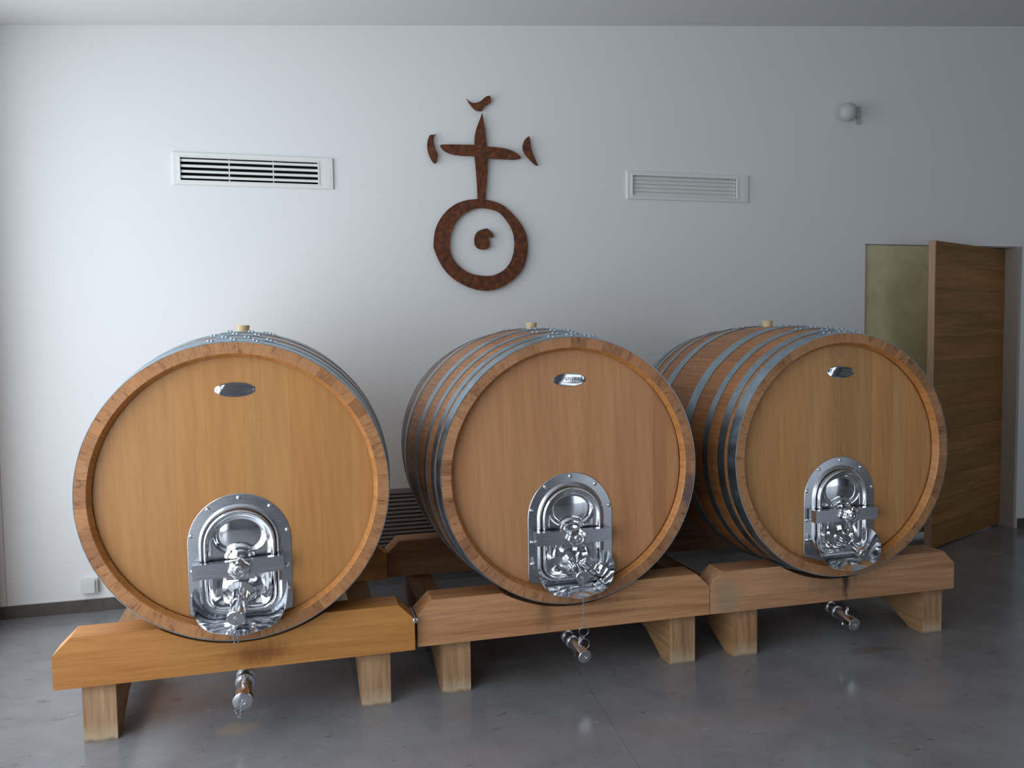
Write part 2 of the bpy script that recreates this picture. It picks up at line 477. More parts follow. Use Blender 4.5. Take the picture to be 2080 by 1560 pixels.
# window frame, left (glazing bars stand in the opening, outside the picture)
wn = empty('window_1', (XL - .1, -3.6, .06), kind='structure')
for y in (-7.22, -5.5, -3.85, -2.2, -.48):
    bx('window_frame', (-.05, .06, y - .03 + 3.6, y + .03 + 3.6, 0, 3.14), M_alu, wn, bev=.004)
for z in (0.0, 3.08):
    bx('window_rail', (-.05, .05, -3.62, 3.12, z, z + .06), M_alu, wn, bev=.004)
wn2 = empty('window_2', (5.2, YB, 0), kind='structure')
for x in (-1.67, 0, 1.67):
    bx('window_frame', (x - .03, x + .03, .0, .05, .0, 2.35), M_alu, wn2, bev=.004)
# aluminium post and shadow joint at the left end of the back wall
bx_ = bx('trim_4', (XL, XL + .022, -.05, 0, 0, 2.4), M_alu, bev=.003); tag(bx_, kind='structure')
bx_ = bx('trim_5', (-1.606, -1.602, -.0015, .0, .078, 3.3), M_greyplastic); tag(bx_, kind='structure')

# skirting tiles
def skirting(name, x0, x1, first, w=.60, mat=None):
    bb = empty(name, ((x0 + x1) / 2, 0, 0), kind='structure')
    cx = (x0 + x1) / 2
    bm = bmesh.new(); box(bm, x0 - cx, x1 - cx, -.007, 0, 0, .0775)
    finish('grout_bed', bm, M_grout, bb)
    x = x0
    nxt = first
    while x < x1 - .01:
        e = min(nxt, x1)
        bx('skirting_tile', (x - cx + .0015, e - cx - .0015, -.011, -.006, .0, .074), mat or M_tile, bb, bev=.001)
        x = e; nxt = e + w
    return bb
skirting('baseboard_back', -1.637, -.085, -1.285)
skirting('baseboard_back_grey', -.085, 4.145, .5, mat=M_floor)
skirting('baseboard_right', 5.60, XR, 6.2)

# ------------------------------------------------------------------ door leaf and brass panel
dl = empty('door_1', (5.555, .150, 0), math.atan2(-.51, -1.135), kind='structure')   # local +x runs from hinge to free edge
LW = 1.238
bx('door_core', (0.0, LW - .012, -.016, .016, .012, 2.223), M_dooredge, dl)
bx('edge_lipping', (LW - .012, LW, -.023, .023, .010, 2.225), M_dooredge, dl, bev=.002)
nb = 13; ph = 2.213 / nb
for k in range(nb):
    z0 = .011 + k * ph
    o = bx('door_plank', (0, LW - .012, -.0, .007, .0012, ph - .0012), M_door, dl, bev=.0012)
    o.location = (0, .016, z0)
    o = bx('door_plank', (0, LW - .012, -.007, .0, .0012, ph - .0012), M_door, dl, bev=.0012)
    o.location = (0, -.016, z0)
bp = tag(bx('brass_panel', (4.160, 5.20, .008, .024, .03, 2.226), M_brass, bev=.002),
         'pale brass-clad panel standing in the doorway behind the open oak door', 'panel')
hb = empty('pull_bar', (4.745, -.036, .13), label='vertical grey steel pull bar low on the brass panel beside the oak door', cat='handle')
bm = bmesh.new(); lathe(bm, (0, 0, -.18), (0, 0, 1), [(0, .016), (.002, .018), (1.2, .018), (1.202, .016)], 16)
finish('bar', bm, M_brushed, hb, smooth=True)
for z in (.0, .85):
    bm = bmesh.new(); lathe(bm, (0, 0, z), (0, 1, 0), [(0, .009), (.0435, .009)], 12)
    finish('bracket', bm, M_brushed, hb, smooth=True)

# ------------------------------------------------------------------ wall vents
def vent(v, label, closed):
    x0, x1, z0, z1 = v; cx = (x0 + x1) / 2
    g = empty('wall_vent', (cx, 0, z0), label=label, cat='vent', group='long white air vents high on the wall')
    a0, a1, b0, b1 = inner(v); a0 -= cx; a1 -= cx; b0 -= z0; b1 -= z0
    X0, X1, H = x0 - cx, x1 - cx, z1 - z0
    bm = bmesh.new(); yo = -.014
    # bevelled face plate with rectangular opening
    def ring(xa, xb, za, zb, y): return [bm.verts.new((xa, y, za)), bm.verts.new((xb, y, za)), bm.verts.new((xb, y, zb)), bm.verts.new((xa, y, zb))]
    rs = [ring(X0, X1, 0, H, 0), ring(X0, X1, 0, H, yo + .003), ring(X0 + .003, X1 - .003, .003, H - .003, yo),
          ring(a0 - .012, a1 + .012, b0 - .008, b1 + .008, yo), ring(a0 - .010, a1 + .010, b0 - .006, b1 + .006, yo - .004),
          ring(a0, a1, b0, b1, yo - .004), ring(a0, a1, b0, b1, .03)]
    for r, s in zip(rs, rs[1:]):
        for i in range(4): bm.faces.new((r[i], r[(i + 1) % 4], s[(i + 1) % 4], s[i]))
    finish('frame', bm, M_white, g)
    bx('end_strip', (X1 - .052, X1 - .018, yo - .001, yo, .004, H - .004), M_white, g)
    bx('duct', (a0 - .004, a1 + .004, .09, .094, b0 - .004, b1 + .004), M_dark, g)
    for s, (xa, xb, za, zb) in enumerate(((a0 - .003, a0, b0, b1), (a1, a1 + .003, b0, b1), (a0, a1, b0 - .003, b0), (a0, a1, b1, b1 + .003))):
        bx('duct_side', (xa, xb, .03, .093, za, zb), M_dark, g)
    n = 5; hh = b1 - b0; p = hh / n
    for k in range(n):
        zc = b1 - p * (k + .5)
        bm = bmesh.new()
        if closed:
            pr = [(-.004, zc - p * .52), (.000, zc - p * .30), (.006, zc + p * .50), (.010, zc + p * .50), (.003, zc - p * .5)]
        else:
            if k == n - 1: continue
            p4 = (hh - .004) / 4; zz = b1 - .004 - p4 * (k + .30)
            pr = [(-.008, zz - .009), (-.008, zz + .004), (.002, zz + .0085), (.024, zz + .009), (.024, zz + .006), (.002, zz - .009)]
        A = [bm.verts.new((a0 + .001, y, z)) for y, z in pr]; B = [bm.verts.new((a1 - .001, y, z)) for y, z in pr]
        bm.faces.new(A); bm.faces.new(B[::-1])
        for i in range(len(pr)): bm.faces.new((A[i], B[i], B[(i + 1) % len(pr)], A[(i + 1) % len(pr)]))
        finish('slat', bm, M_gloss if closed else M_white, g, smooth=False)
    if not closed:
        for fx in (.345, .667):
            xm = a0 + (a1 - a0) * fx
            bx('mullion', (xm - .003, xm + .003, .003, .028, b0, b1), M_white, g)
    return g
vent(V1, 'white wall vent left of the rusted emblem, slats open over a black duct', False)
vent(V2, 'white wall vent right of the rusted emblem, glossy slats shut', True)

# ------------------------------------------------------------------ rusted emblem
SH = {
 'top': [(1.141,3.103),(1.156,3.09),(1.174,3.08),(1.197,3.077),(1.22,3.083),(1.238,3.093),(1.256,3.111),(1.275,3.125),(1.296,3.13),(1.303,3.116),(1.305,3.085),(1.283,3.074),(1.265,3.061),(1.251,3.045),(1.248,3.032),(1.232,3.028),(1.21,3.029),(1.192,3.038),(1.174,3.056),(1.16,3.074),(1.15,3.089)],
 'left': [(0.946,2.872),(0.933,2.865),(0.915,2.866),(0.899,2.858),(0.888,2.824),(0.884,2.79),(0.891,2.747),(0.908,2.709),(0.929,2.683),(0.946,2.693),(0.95,2.723),(0.954,2.75),(0.94,2.766),(0.93,2.8),(0.926,2.835),(0.933,2.854)],
 'right': [(1.556,2.888),(1.54,2.877),(1.524,2.859),(1.512,2.827),(1.511,2.8),(1.525,2.77),(1.548,2.744),(1.571,2.723),(1.595,2.703),(1.616,2.698),(1.612,2.706),(1.6,2.733),(1.583,2.768),(1.57,2.803),(1.565,2.838),(1.562,2.869)],
 'vert': [(1.244,3.021),(1.236,2.994),(1.217,2.949),(1.201,2.905),(1.193,2.865),(1.191,2.821),(1.19,2.777),(1.191,2.725),(1.197,2.655),(1.202,2.585),(1.204,2.532),(1.205,2.452),(1.255,2.454),(1.261,2.507),(1.269,2.587),(1.276,2.675),(1.276,2.728),(1.274,2.781),(1.268,2.851),(1.265,2.904),(1.257,2.947),(1.25,2.99)],
 'hor': [(0.963,2.805),(1.066,2.81),(1.191,2.814),(1.269,2.807),(1.339,2.805),(1.394,2.8),(1.441,2.787),(1.478,2.768),(1.5,2.746),(1.492,2.737),(1.449,2.73),(1.375,2.73),(1.277,2.731),(1.191,2.742),(1.119,2.741),(1.047,2.745),(1.002,2.76),(0.976,2.781)],
 'outer': [(1.256,2.47),(1.315,2.46),(1.371,2.439),(1.426,2.396),(1.472,2.348),(1.509,2.299),(1.532,2.246),(1.539,2.183),(1.535,2.119),(1.515,2.047),(1.477,1.992),(1.424,1.947),(1.363,1.909),(1.307,1.891),(1.251,1.883),(1.186,1.891),(1.123,1.912),(1.051,1.95),(0.997,1.998),(0.958,2.051),(0.932,2.108),(0.913,2.156),(0.916,2.208),(0.926,2.27),(0.945,2.314),(0.972,2.358),(1.013,2.403),(1.068,2.441),(1.132,2.463),(1.201,2.472)],
 'inner': [(1.241,2.415),(1.296,2.408),(1.351,2.39),(1.388,2.35),(1.42,2.306),(1.443,2.253),(1.449,2.19),(1.441,2.127),(1.422,2.073),(1.383,2.023),(1.336,1.996),(1.29,1.98),(1.234,1.98),(1.17,1.989),(1.115,2.012),(1.066,2.052),(1.039,2.087),(1.02,2.14),(1.019,2.201),(1.029,2.254),(1.057,2.316),(1.094,2.361),(1.14,2.391),(1.195,2.412)],
 'dot': [(1.262,2.287),(1.239,2.28),(1.211,2.271),(1.188,2.248),(1.179,2.213),(1.182,2.177),(1.202,2.155),(1.232,2.148),(1.26,2.15),(1.278,2.163),(1.286,2.183),(1.279,2.206),(1.27,2.223),(1.279,2.232),(1.295,2.225),(1.312,2.23),(1.305,2.251),(1.289,2.268),(1.276,2.279)],
}

def plate(name, pts, parent, holes=None, yf=-.032, t=.008):
    cx, cz = parent.location.x, parent.location.z
    P = [(x - cx, z - cz) for x, z in pts]
    # light Chaikin smoothing
    def chk(P):
        out = []
        n = len(P)
        for i in range(n):
            a, b = P[i], P[(i + 1) % n]
            out.append((a[0] * .8 + b[0] * .2, a[1] * .8 + b[1] * .2)); out.append((a[0] * .2 + b[0] * .8, a[1] * .2 + b[1] * .8))
        return out
    P = chk(P)
    bm = bmesh.new()
    if holes:
        H = chk([(x - cx, z - cz) for x, z in holes])
        # resample both loops by angle about the ring centre
        n = 96; mx = sum(x for x, z in H) / len(H); mz = sum(z for x, z in H) / len(H)
        def at(Q, a):
            d = (math.cos(a), math.sin(a)); best = 0
            for i in range(len(Q)):
                (x1, z1), (x2, z2) = Q[i], Q[(i + 1) % len(Q)]
                ex, ez = x2 - x1, z2 - z1; det = d[0] * (-ez) + ex * d[1]
                if abs(det) < 1e-12: continue
                wx, wz = x1 - mx, z1 - mz
                tt = (wx * (-ez) + ex * wz) / det; u = (d[0] * wz - d[1] * wx) / det
                if 0 <= u <= 1 and tt > best: best = tt
            return (mx + d[0] * best, mz + d[1] * best)
        o = [at(P, 2 * PI * i / n) for i in range(n)]; h = [at(H, 2 * PI * i / n) for i in range(n)]
        L = [[bm.verts.new((x, y, z)) for x, z in q] for q in (o, h) for y in (0, t)]
        for a, b in ((0, 2), (1, 3), (0, 1), (2, 3)):
            for i in range(n): bm.faces.new((L[a][i], L[a][(i + 1) % n], L[b][(i + 1) % n], L[b][i]))
    else:
        prism(bm, P, 0, t)
    o = finish(name, bm, M_rust, parent); o.location.y = 0
    return o
def stud(parent, x, z):
    bm = bmesh.new(); lathe(bm, (x - parent.location.x, .008, z - parent.location.z), (0, 1, 0), [(0, .006), (.0245, .006)], 8)
    finish('standoff', bm, M_rust, parent)
def cen(k): return (sum(p[0] for p in SH[k]) / len(SH[k]), sum(p[1] for p in SH[k]) / len(SH[k]))
em = empty('wall_emblem', (1.24, -.0325, 2.2), label='large rusted steel cross standing on a ring, fixed to the white wall', cat='wall sculpture')
plate('ring', SH['outer'], em, holes=SH['inner'])
v_ = plate('upright', SH['vert'], em); v_.location.y = -.0015
h_ = plate('crossbar', SH['hor'], em); h_.location.y = -.003
for x, z in ((1.235, 2.55), (1.235, 2.78), (.98, 2.17), (1.50, 2.15), (1.25, 1.93)): stud(em, x, z)
for k, nm, lb in (('top', 'steel_bird', 'small rusted steel bird-like piece above the tip of the cross'),
                  ('left', 'steel_crescent', 'small rusted steel crescent left of the cross arm'),
                  ('right', 'steel_crescent', 'small rusted steel crescent right of the cross arm'),
                  ('dot', 'steel_disc', 'small notched rusted steel disc inside the ring of the emblem')):
    c_ = cen(k)
    e_ = empty(nm, (c_[0], -.0325, c_[1]), label=lb, cat='wall sculpture')
    plate('steel_plate', SH[k], e_); stud(e_, *c_)

# ------------------------------------------------------------------ detector and socket
dt = empty('motion_detector', (4.045, 0, 3.15), label='round white motion detector high on the wall at the right', cat='detector')
bx('wall_plate', (.004, .044, -.014, 0, -.050, .075), M_detector, dt, bev=.006, seg=3)
bm = bmesh.new(); bmesh.ops.create_uvsphere(bm, u_segments=32, v_segments=20, radius=.066)
for v in bm.verts: v.co = Vector((v.co.x - .107, v.co.y * .85 - .072, v.co.z + .014))
finish('globe', bm, M_detector, dt, smooth=True)
bm = bmesh.new(); lathe(bm, (-.088, -.122, .030), (.35, -1, .25), [(0, .017), (.004, .0165), (.006, .012)], 20)
finish('lens', bm, M_greyplastic, dt, smooth=True)
bm = bmesh.new(); lathe(bm, (.02, -.010, .012), (-1, -.62, .02), [(0, .014), (.11, .014)], 16)
finish('bracket', bm, M_plastic, dt, smooth=True)
so = empty('wall_socket', (-1.165, 0, .118), label='small white surface-mounted socket box low on the wall at the left', cat='socket')
bx('back_box', (-.040, .046, -.030, 0, 0, .082), M_plastic, so, bev=.003, seg=2)
bx('cover_plate', (-.041, .036, -.040, -.030, .001, .079), M_plastic, so, bev=.002, seg=2)
bx('flap', (-.037, .032, -.043, -.040, .004, .068), M_plastic, so, bev=.0015, seg=2)

# ------------------------------------------------------------------ floor-level grille
gr = empty('air_grille', (.62, 0, .078), label='dark grey slatted air grille low on the wall between the left and middle barrels', cat='grille')
bx('top_rail', (-.66, .66, -.028, 0, .514, .544), M_grille, gr, bev=.002)
bx('bottom_rail', (-.66, .66, -.028, 0, 0, .012), M_grille, gr, bev=.002)
for s in (-.66, .645): bx('side_rail', (s, s + .015, -.028, 0, .012, .514), M_grille, gr, bev=.002)
bx('back_panel', (-.645, .645, -.006, -.001, .012, .514), M_dark, gr)
for k in range(19):
    z = .503 - k * .0262
    bm = bmesh.new()
    pr = [(-.026, z - .014), (-.027, z - .002), (-.012, z + .005), (-.008, z + .004), (-.018, z - .013)]
    A = [bm.verts.new((-.645, y, q)) for y, q in pr]; B = [bm.verts.new((.645, y, q)) for y, q in pr]
    bm.faces.new(A); bm.faces.new(B[::-1])
    for i in range(5): bm.faces.new((A[i], B[i], B[(i + 1) % 5], A[(i + 1) % 5]))
    finish('slat', bm, M_grille, gr)
for x, z in ((.150, .530), (-.5, .530)):
    bm = bmesh.new(); lathe(bm, (x, -.028, z), (0, -1, 0), [(0, .006), (.002, .006), (.004, .003)], 12)
    finish('screw', bm, M_rivet, gr)

# ------------------------------------------------------------------ barrels
LEN, RH, THK, CH = 1.271, .602, .050, .044
RHEAD = .5385
def rad(s): return RH + (RB - RH) * (1 - (2 * s / LEN - 1) ** 2)
def P(a, r, s): return (math.sin(a) * r, s - LEN / 2, RB + math.cos(a) * r)   # a = 0 is the top, local frame

def make_stave(a0, a1, parent, M_end):
    bm = bmesh.new(); na, ns = 3, 12; g = .00045
    A = [a0 + g + (a1 - a0 - 2 * g) * i / na for i in range(na + 1)]
    S = [LEN * j / ns for j in range(ns + 1)]
    # outer skin
    o = [[bm.verts.new(P(a, rad(s), s)) for s in S] for a in A]
    for i in range(na):
        for j in range(ns):
            f = bm.faces.new((o[i][j], o[i + 1][j], o[i + 1][j + 1], o[i][j + 1])); f.smooth = True
    # inner skin from rim to rim with the bevelled chime
    SI = [0, .004, CH - .013, CH - .0125, CH + .05, LEN * .5, LEN - CH - .05, LEN - CH + .0125, LEN - CH + .013, LEN - .004, LEN]
    RR = [RH - .045, RH - .048, RHEAD + .004, RHEAD + .014, RHEAD + .010, rad(LEN / 2) - .05]; RR = RR + RR[:5][::-1]
    RI = lambda j: RR[j]
    inn = [[bm.verts.new(P(a, RI(j), SI[j])) for j in range(len(SI))] for a in A]
    for i in range(na):
        for j in range(len(SI) - 1):
            f = bm.faces.new((inn[i][j], inn[i][j + 1], inn[i + 1][j + 1], inn[i + 1][j])); f.material_index = 2
    # flat sides
    for i in (0, na):
        s_ = [bm.verts.new(o[i][j].co) for j in range(ns + 1)]; t_ = [bm.verts.new(inn[i][j].co) for j in range(len(SI))]
        bm.faces.new(s_ + t_[::-1])
    # end grain
    for j, jj, s in ((0, 0, 0), (ns, len(SI) - 1, LEN)):
        e = [bm.verts.new(o[i][j].co) for i in range(na + 1)]; q = [bm.verts.new(inn[i][jj].co) for i in range(na + 1)]
        for i in range(na):
            f = bm.faces.new((e[i], q[i], q[i + 1], e[i + 1])); f.material_index = 1
    me = bpy.data.meshes.new('stave')
    bm.to_mesh(me); bm.free()
    for m in (M_stave, M_end, M_chime): me.materials.append(m)
    ob = bpy.data.objects.new('stave', me); COL.objects.link(ob); ob.parent = parent
    return ob

def band(bm, s0, s1, a0, a1, lift, thk, n, closed):
    js = [s0 + (s1 - s0) * j / 3 for j in range(4)]
    prof = [(s, rad(min(max(s, 0), LEN)) + lift + thk) for s in js] + [(s, rad(min(max(s, 0), LEN)) + lift) for s in js[::-1]]
    cols = []
    N = n if closed else n + 1
    for i in range(N):
        a = a0 + (a1 - a0) * i / n
        cols.append([bm.verts.new(P(a, r, s)) for s, r in prof])
    m = len(prof)
    for i in range(n):
        A, B = cols[i], cols[(i + 1) % N]
        for j in range(m): bm.faces.new((A[j], A[(j + 1) % m], B[(j + 1) % m], B[j]))
    if not closed:
        bm.faces.new(cols[0]); bm.faces.new(cols[-1][::-1])

HOOPS = [(-.001, .063), (.088, .142), (.228, .276), (.412, .492)]
HOOPS = HOOPS + [(LEN - b, LEN - a) for a, b in HOOPS[::-1]]
def arch(hw, zc_, zb, rc, n=16, nc=6, curve=None):
    """outline from bottom centre, right side up, over the arch, down the left side"""
    p = []
    def zbot(x): return curve(x) if curve else zb
    for i in range(8): x = (hw - rc) * i / 8; p.append((x, zbot(x)))
    z0 = zbot(hw - rc)
    for i in range(nc + 1):
        t = PI / 2 * i / nc; p.append((hw - rc + rc * math.sin(t), z0 + rc - rc * math.cos(t)))
    for i in range(1, 6): p.append((hw, z0 + rc + (zc_ - z0 - rc) * i / 6))
    for i in range(n + 1): t = PI * i / (2 * n); p.append((hw * math.cos(t), zc_ + hw * math.sin(t)))
    q = [(-x, z) for x, z in p[::-1]]
    return p + q[1:-1]

def loft(bm, rings):
    R = [[bm.verts.new(v) for v in r] for r in rings]; n = len(R[0])
    for a, b in zip(R, R[1:]):
        for i in range(n): bm.faces.new((a[i], a[(i + 1) % n], b[(i + 1) % n], b[i]))
    return R

def text_mesh(txt, size, name, mat, parent, loc, spacing=1.0, shear=0.0):
    cu = bpy.data.curves.new('t', 'FONT'); cu.body = txt; cu.size = size; cu.extrude = .0004
    cu.align_x = 'CENTER'; cu.align_y = 'CENTER'; cu.space_character = spacing; cu.shear = shear
    cu.resolution_u = 3
    t = bpy.data.objects.new('t', cu); COL.objects.link(t)
    dg = bpy.context.evaluated_depsgraph_get(); dg.update()
    me = bpy.data.meshes.new_from_object(t.evaluated_get(dg)); me.name = name
    bpy.data.objects.remove(t); bpy.data.curves.remove(cu)
    me.materials.clear(); me.materials.append(mat)
    o = bpy.data.objects.new(name, me); COL.objects.link(o); o.parent = parent
    o.location = loc; o.rotation_euler = (PI / 2, 0, 0)
    return o

def chain(parent, p0, p1, name='chain', ll=.011, r=.0011, sag=0.0):
    p0, p1 = Vector(p0), Vector(p1); d = p1 - p0; n = max(2, int(d.length / (ll * .78)))
    bm = bmesh.new(); dd, u, v = frame_of(d)
    for k in range(n):
        c = p0 + d * ((k + .5) / n); c.z -= sag * 4 * ((k + .5) / n) * (1 - (k + .5) / n)
        w = u if k % 2 else v
        pts = [c + dd * (math.cos(t) * ll * .5) + w * (math.sin(t) * ll * .26) for t in [2 * PI * i / 8 for i in range(8)]]
        tube(bm, pts, r, 5, closed=True)
    return finish(name, bm, M_rivet, parent, smooth='all')

def ring(parent, c, r, wire, axis, name='ring'):
    d, u, v = frame_of(axis); c = Vector(c); bm = bmesh.new()
    tube(bm, [c + u * math.cos(2 * PI * i / 20) * r + v * math.sin(2 * PI * i / 20) * r for i in range(20)], wire, 6, closed=True)
    return finish(name, bm, M_rivet, parent, smooth='all')

STAVE_N = 40
BARS = [dict(x=-.2105, y=-1.829, th=.027, thc=.005, tb=-.018, roll=.0, j=[-.46, -.36, -.235, -.12, .03, .10, .21, .33, .45], capr=.034, tip=(-.012, .140, .062), tip2=.036,
             lab='left oak wine barrel, nearest and honey-coloured, on the leftmost wooden cradle'),
        dict(x=1.2228, y=-1.795, th=.002, thc=.002, tb=.0, roll=.0, j=[-.43, -.31, -.17, -.055, .10, .245, .325, .41, .48], capr=.029, tip=(-.012, .165, .032), tip2=.029,
             lab='middle oak wine barrel, its tap chain hanging down past the beam to the valve below'),
        dict(x=2.6415, y=-1.799, th=-.007, thc=-.007, tb=-.002, roll=-.060, j=[-.42, -.315, -.18, -.045, .065, .185, .31, .385, .47], capr=.025, tip=(-.005, .170, .045), tip2=.029,
             lab='right oak wine barrel, farthest and in front of the open door')]
ZC = .982
for bi, B in enumerate(BARS):
    cxx = B['x'] - math.sin(B['tb']) * LEN / 2; cyy = B['y'] + math.cos(B['tb']) * LEN / 2
    root = empty('wine_barrel', (cxx, cyy, ZC - RB), B['tb'], label=B['lab'], cat='barrel', group='large oak wine barrels in a row')
    # staves of uneven width
    ws = [random.uniform(.75, 1.3) for _ in range(STAVE_N)]; t = sum(ws); a = random.random()
    for w in ws:
        make_stave(a, a + w / t * 2 * PI, root, M_ends[bi]); a += w / t * 2 * PI
    # heads: vertical boards cut to the circle
    Rh = RHEAD + .006
    for front in (True, False):
        js = [-Rh] + [v for v in B['j']] + [Rh]
        for x0, x1 in zip(js, js[1:]):
            if front is False and False: continue
            g = .0001; pts = []
            xa, xb = x0 + g, x1 - g; n = 10
            for i in range(n + 1):
                x = xa + (xb - xa) * i / n; pts.append((x, math.sqrt(max(0, Rh * Rh - x * x)) + RB))
            for i in range(n, -1, -1):
                x = xa + (xb - xa) * i / n; pts.append((x, -math.sqrt(max(0, Rh * Rh - x * x)) + RB))
            if abs(x0) >= Rh - 1e-6: pts = pts[1:-1] + [(xa, RB)] if False else pts
            P2 = []
            for p in pts:
                if not P2 or (abs(p[0] - P2[-1][0]) + abs(p[1] - P2[-1][1])) > 2e-4: P2.append(p)
            if abs(P2[0][0] - P2[-1][0]) + abs(P2[0][1] - P2[-1][1]) < 2e-4: P2.pop()
            bm = bmesh.new()
            y0 = -LEN / 2 + CH if front else LEN / 2 - CH - .035
            prism(bm, P2, y0, y0 + .035)
            finish('head_board', bm, M_head[bi], root)
    # hoops
    for hi, (s0, s1) in enumerate(HOOPS):
        bm = bmesh.new()
        band(bm, s0, s1, 0, 2 * PI, .0004, .0028, 120, True)
        c0 = (-.02, .06, -.03, .05)[hi % 4] + .02
        band(bm, s0, s1, c0 - .20, c0 + .19, .0032, .0026, 24, False)
        h = finish('hoop', bm, M_galv, root, smooth=True)
        for row in (0, 1):
            for q in range(3):
                ss = s0 + (s1 - s0) * (.3 if row == 0 else .7)
                aa = c0 + (q - 1) * .142 + (-.012 if row else .012) - (s0 / LEN) * .0
                p = Vector(P(aa, rad(min(max(ss, 0), LEN)) + .0056, ss)); d = Vector((math.sin(aa), 0, math.cos(aa)))
                bm = bmesh.new(); lathe(bm, p, d, [(0, .0075), (.003, .0075), (.007, .004)], 8)
                finish('rivet', bm, M_rivet, h, smooth=True)
    # bung
    aa = B['roll']; d = Vector((math.sin(aa), 0, math.cos(aa)))
    bm = bmesh.new(); lathe(bm, Vector(P(aa, RB - .012, LEN / 2)), d, [(0, .024), (.014, .0245), (.043, .0295), (.045, .028)], 28)
    finish('bung', bm, M_cork, root, smooth=True)

    # ---- maker's plate
    y_h = -LEN / 2 + CH
    npz = 1.392 - (ZC - RB)
    NPC = (0.0, y_h, npz)
    bm = bmesh.new(); n = 48; rings_ = []
    for k, (sc_, yy) in enumerate(((1.0, 0), (1.0, -.0015), (.975, -.0024))):
        rings_.append([(math.cos(2 * PI * i / n) * .079 * sc_, yy, math.sin(2 * PI * i / n) * .030 * sc_) for i in range(n)])
    Rr = loft(bm, rings_); bm.faces.new(Rr[0]); bm.faces.new(Rr[-1][::-1])
    npl = finish('name_plate', bm, M_mirror, root, smooth=True); npl.location = NPC
    npl['label'] = 'oval polished steel maker plate with engraved name'
    text_mesh('Taransaud', .029, 'lettering', M_letter, npl, (0, -.0027, .006), 1.05)
    text_mesh('TONNELLERIE', .0085, 'small_lettering', M_letter, npl, (0, -.0027, -.013), 1.25)
    for sx in (-.071, .071):
        bm = bmesh.new(); lathe(bm, (sx, -.0022, 0), (0, -1, 0), [(0, .003), (.001, .003), (.002, .0015)], 10)
        finish('screw', bm, M_rivet, npl, smooth=True)

    # ---- manhole: flange plate
    dz = -(ZC - RB)            # world z -> local z
    ac = .768 + dz             # arch centre height
    def clipz(x): return RB - math.sqrt(max(.01, (.541) ** 2 - x * x)) + .003
    def R3(pts, y): return [(x, y_h + y, z) for x, z in pts]
    bm = bmesh.new()
    out0 = arch(.202, ac, 0, .010, curve=clipz)
    out1 = arch(.200, ac, 0, .010, curve=lambda x: clipz(x) + .002)
    mid0 = arch(.160, ac, .470 + dz, .075); mid1 = arch(.150, ac, .479 + dz, .070); mid2 = arch(.143, ac, .486 + dz, .068)
    Rr = loft(bm, [R3(out0, 0), R3(out0, -.002), R3(out1, -.0035), R3(mid0, -.005), R3(mid1, -.013), R3(mid2, -.012), R3(mid2, 0)])
    finish('manhole_flange', bm, M_brushed, root, smooth=6)
    fl_ = root
    # bolts round the flange
    for (bxx, bz) in ((0, .186), (-.120, .144), (.120, .144), (-.186, .040), (.186, .040), (-.186, -.105), (.186, -.105), (-.186, -.205), (.186, -.205)):
        bm = bmesh.new(); lathe(bm, (bxx, y_h - .003, ac + bz), (0, -1, 0), [(0, .0088), (.002, .0092), (.0035, .0085), (.0065, .006), (.008, .002)], 16)
        b_ = finish('flange_bolt', bm, M_chrome, root, smooth=True)
    # door leaf: beaded rim and pressed dish
    bm = bmesh.new()
    prof = [(0, -.012), (.000, -.028), (.003, -.034), (.007, -.036), (.011, -.034), (.014, -.028), (.016, -.022), (.022, -.020)]
    rr = []
    for d_, y_ in prof: rr.append(R3(arch(.139 - d_, ac, .490 + dz + d_, .064 - d_ * .6), y_))
    base = arch(.139 - .022, ac, .490 + dz + .022, .052)
    cz_ = .690 + dz; nr = 34
    def height(x, z):
        zz = z - dz
        e1 = 1 - (abs(x / .104) ** 2.4 + abs((zz - .806) / .078) ** 2.4)
        h = -.016
        sm = lambda t: t * t * (3 - 2 * t) if 0 < t < 1 else (0.0 if t <= 0 else 1.0)
        rb = math.hypot(x, (zz - .702))
        up = sm(e1 * 2.2) * sm((rb - .050) / .022)
        h += .014 * up - .010 * up * max(0, e1)
        if rb < .046: h = -.018 - .012 * math.sqrt(1 - (rb / .046) ** 2)
        elif rb < .058: h = -.016 - .006 * math.sin((rb - .046) / .012 * PI)
        if zz < .672:
            wdt = sm((.672 - zz) / .04) * sm((.117 - abs(x)) / .03) * sm((zz - .512) / .03)
            for (px_, pz_, r_, a_) in ((-.070, .628, .036, .014), (.072, .624, .034, .013), (-.070, .553, .032, .012), (.068, .549, .034, .013), (0, .575, .060, -.016), (-.035, .645, .02, -.008), (.04, .59, .015, .006)):
                q = ((x - px_) ** 2 + (zz - pz_) ** 2) / r_ ** 2
                h += wdt * a_ * math.exp(-q * 1.4)
        return h
    for k in range(1, nr + 1):
        s_ = 1 - k / (nr + .0)
        row = []
        s_ = max(s_, .004)
        for x, z in base:
            X, Z = x * s_, cz_ + (z - cz_) * s_
            f = min(1, k / 2.5); row.append((X, y_h + (-.020 * (1 - f) + height(X, Z) * f), Z))
        rr.append(row)
    Rr = loft(bm, rr); bm.faces.new(Rr[-1])
    leaf = finish('manhole_door', bm, M_chrome, root, smooth='all')
    # clamp bar
    cb = (.680, .688, .690)[bi] + dz
    bm = bmesh.new(); box(bm, -.180, .172, y_h - .070, y_h - .040, cb - .030, cb + .030); box(bm, -.180, -.156, y_h - .0405, y_h - .010, cb - .030, cb + .030); box(bm, .150, .172, y_h - .0405, y_h - .010, cb - .030, cb + .030); bevel(bm, .004, 3)
    bmesh.ops.rotate(bm, verts=bm.verts[:], cent=(0, 0, cb), matrix=Matrix.Rotation((-.05, 0, 0)[bi], 3, 'Y'))
    bar = finish('clamp_bar', bm, M_brushed, root, smooth=True)
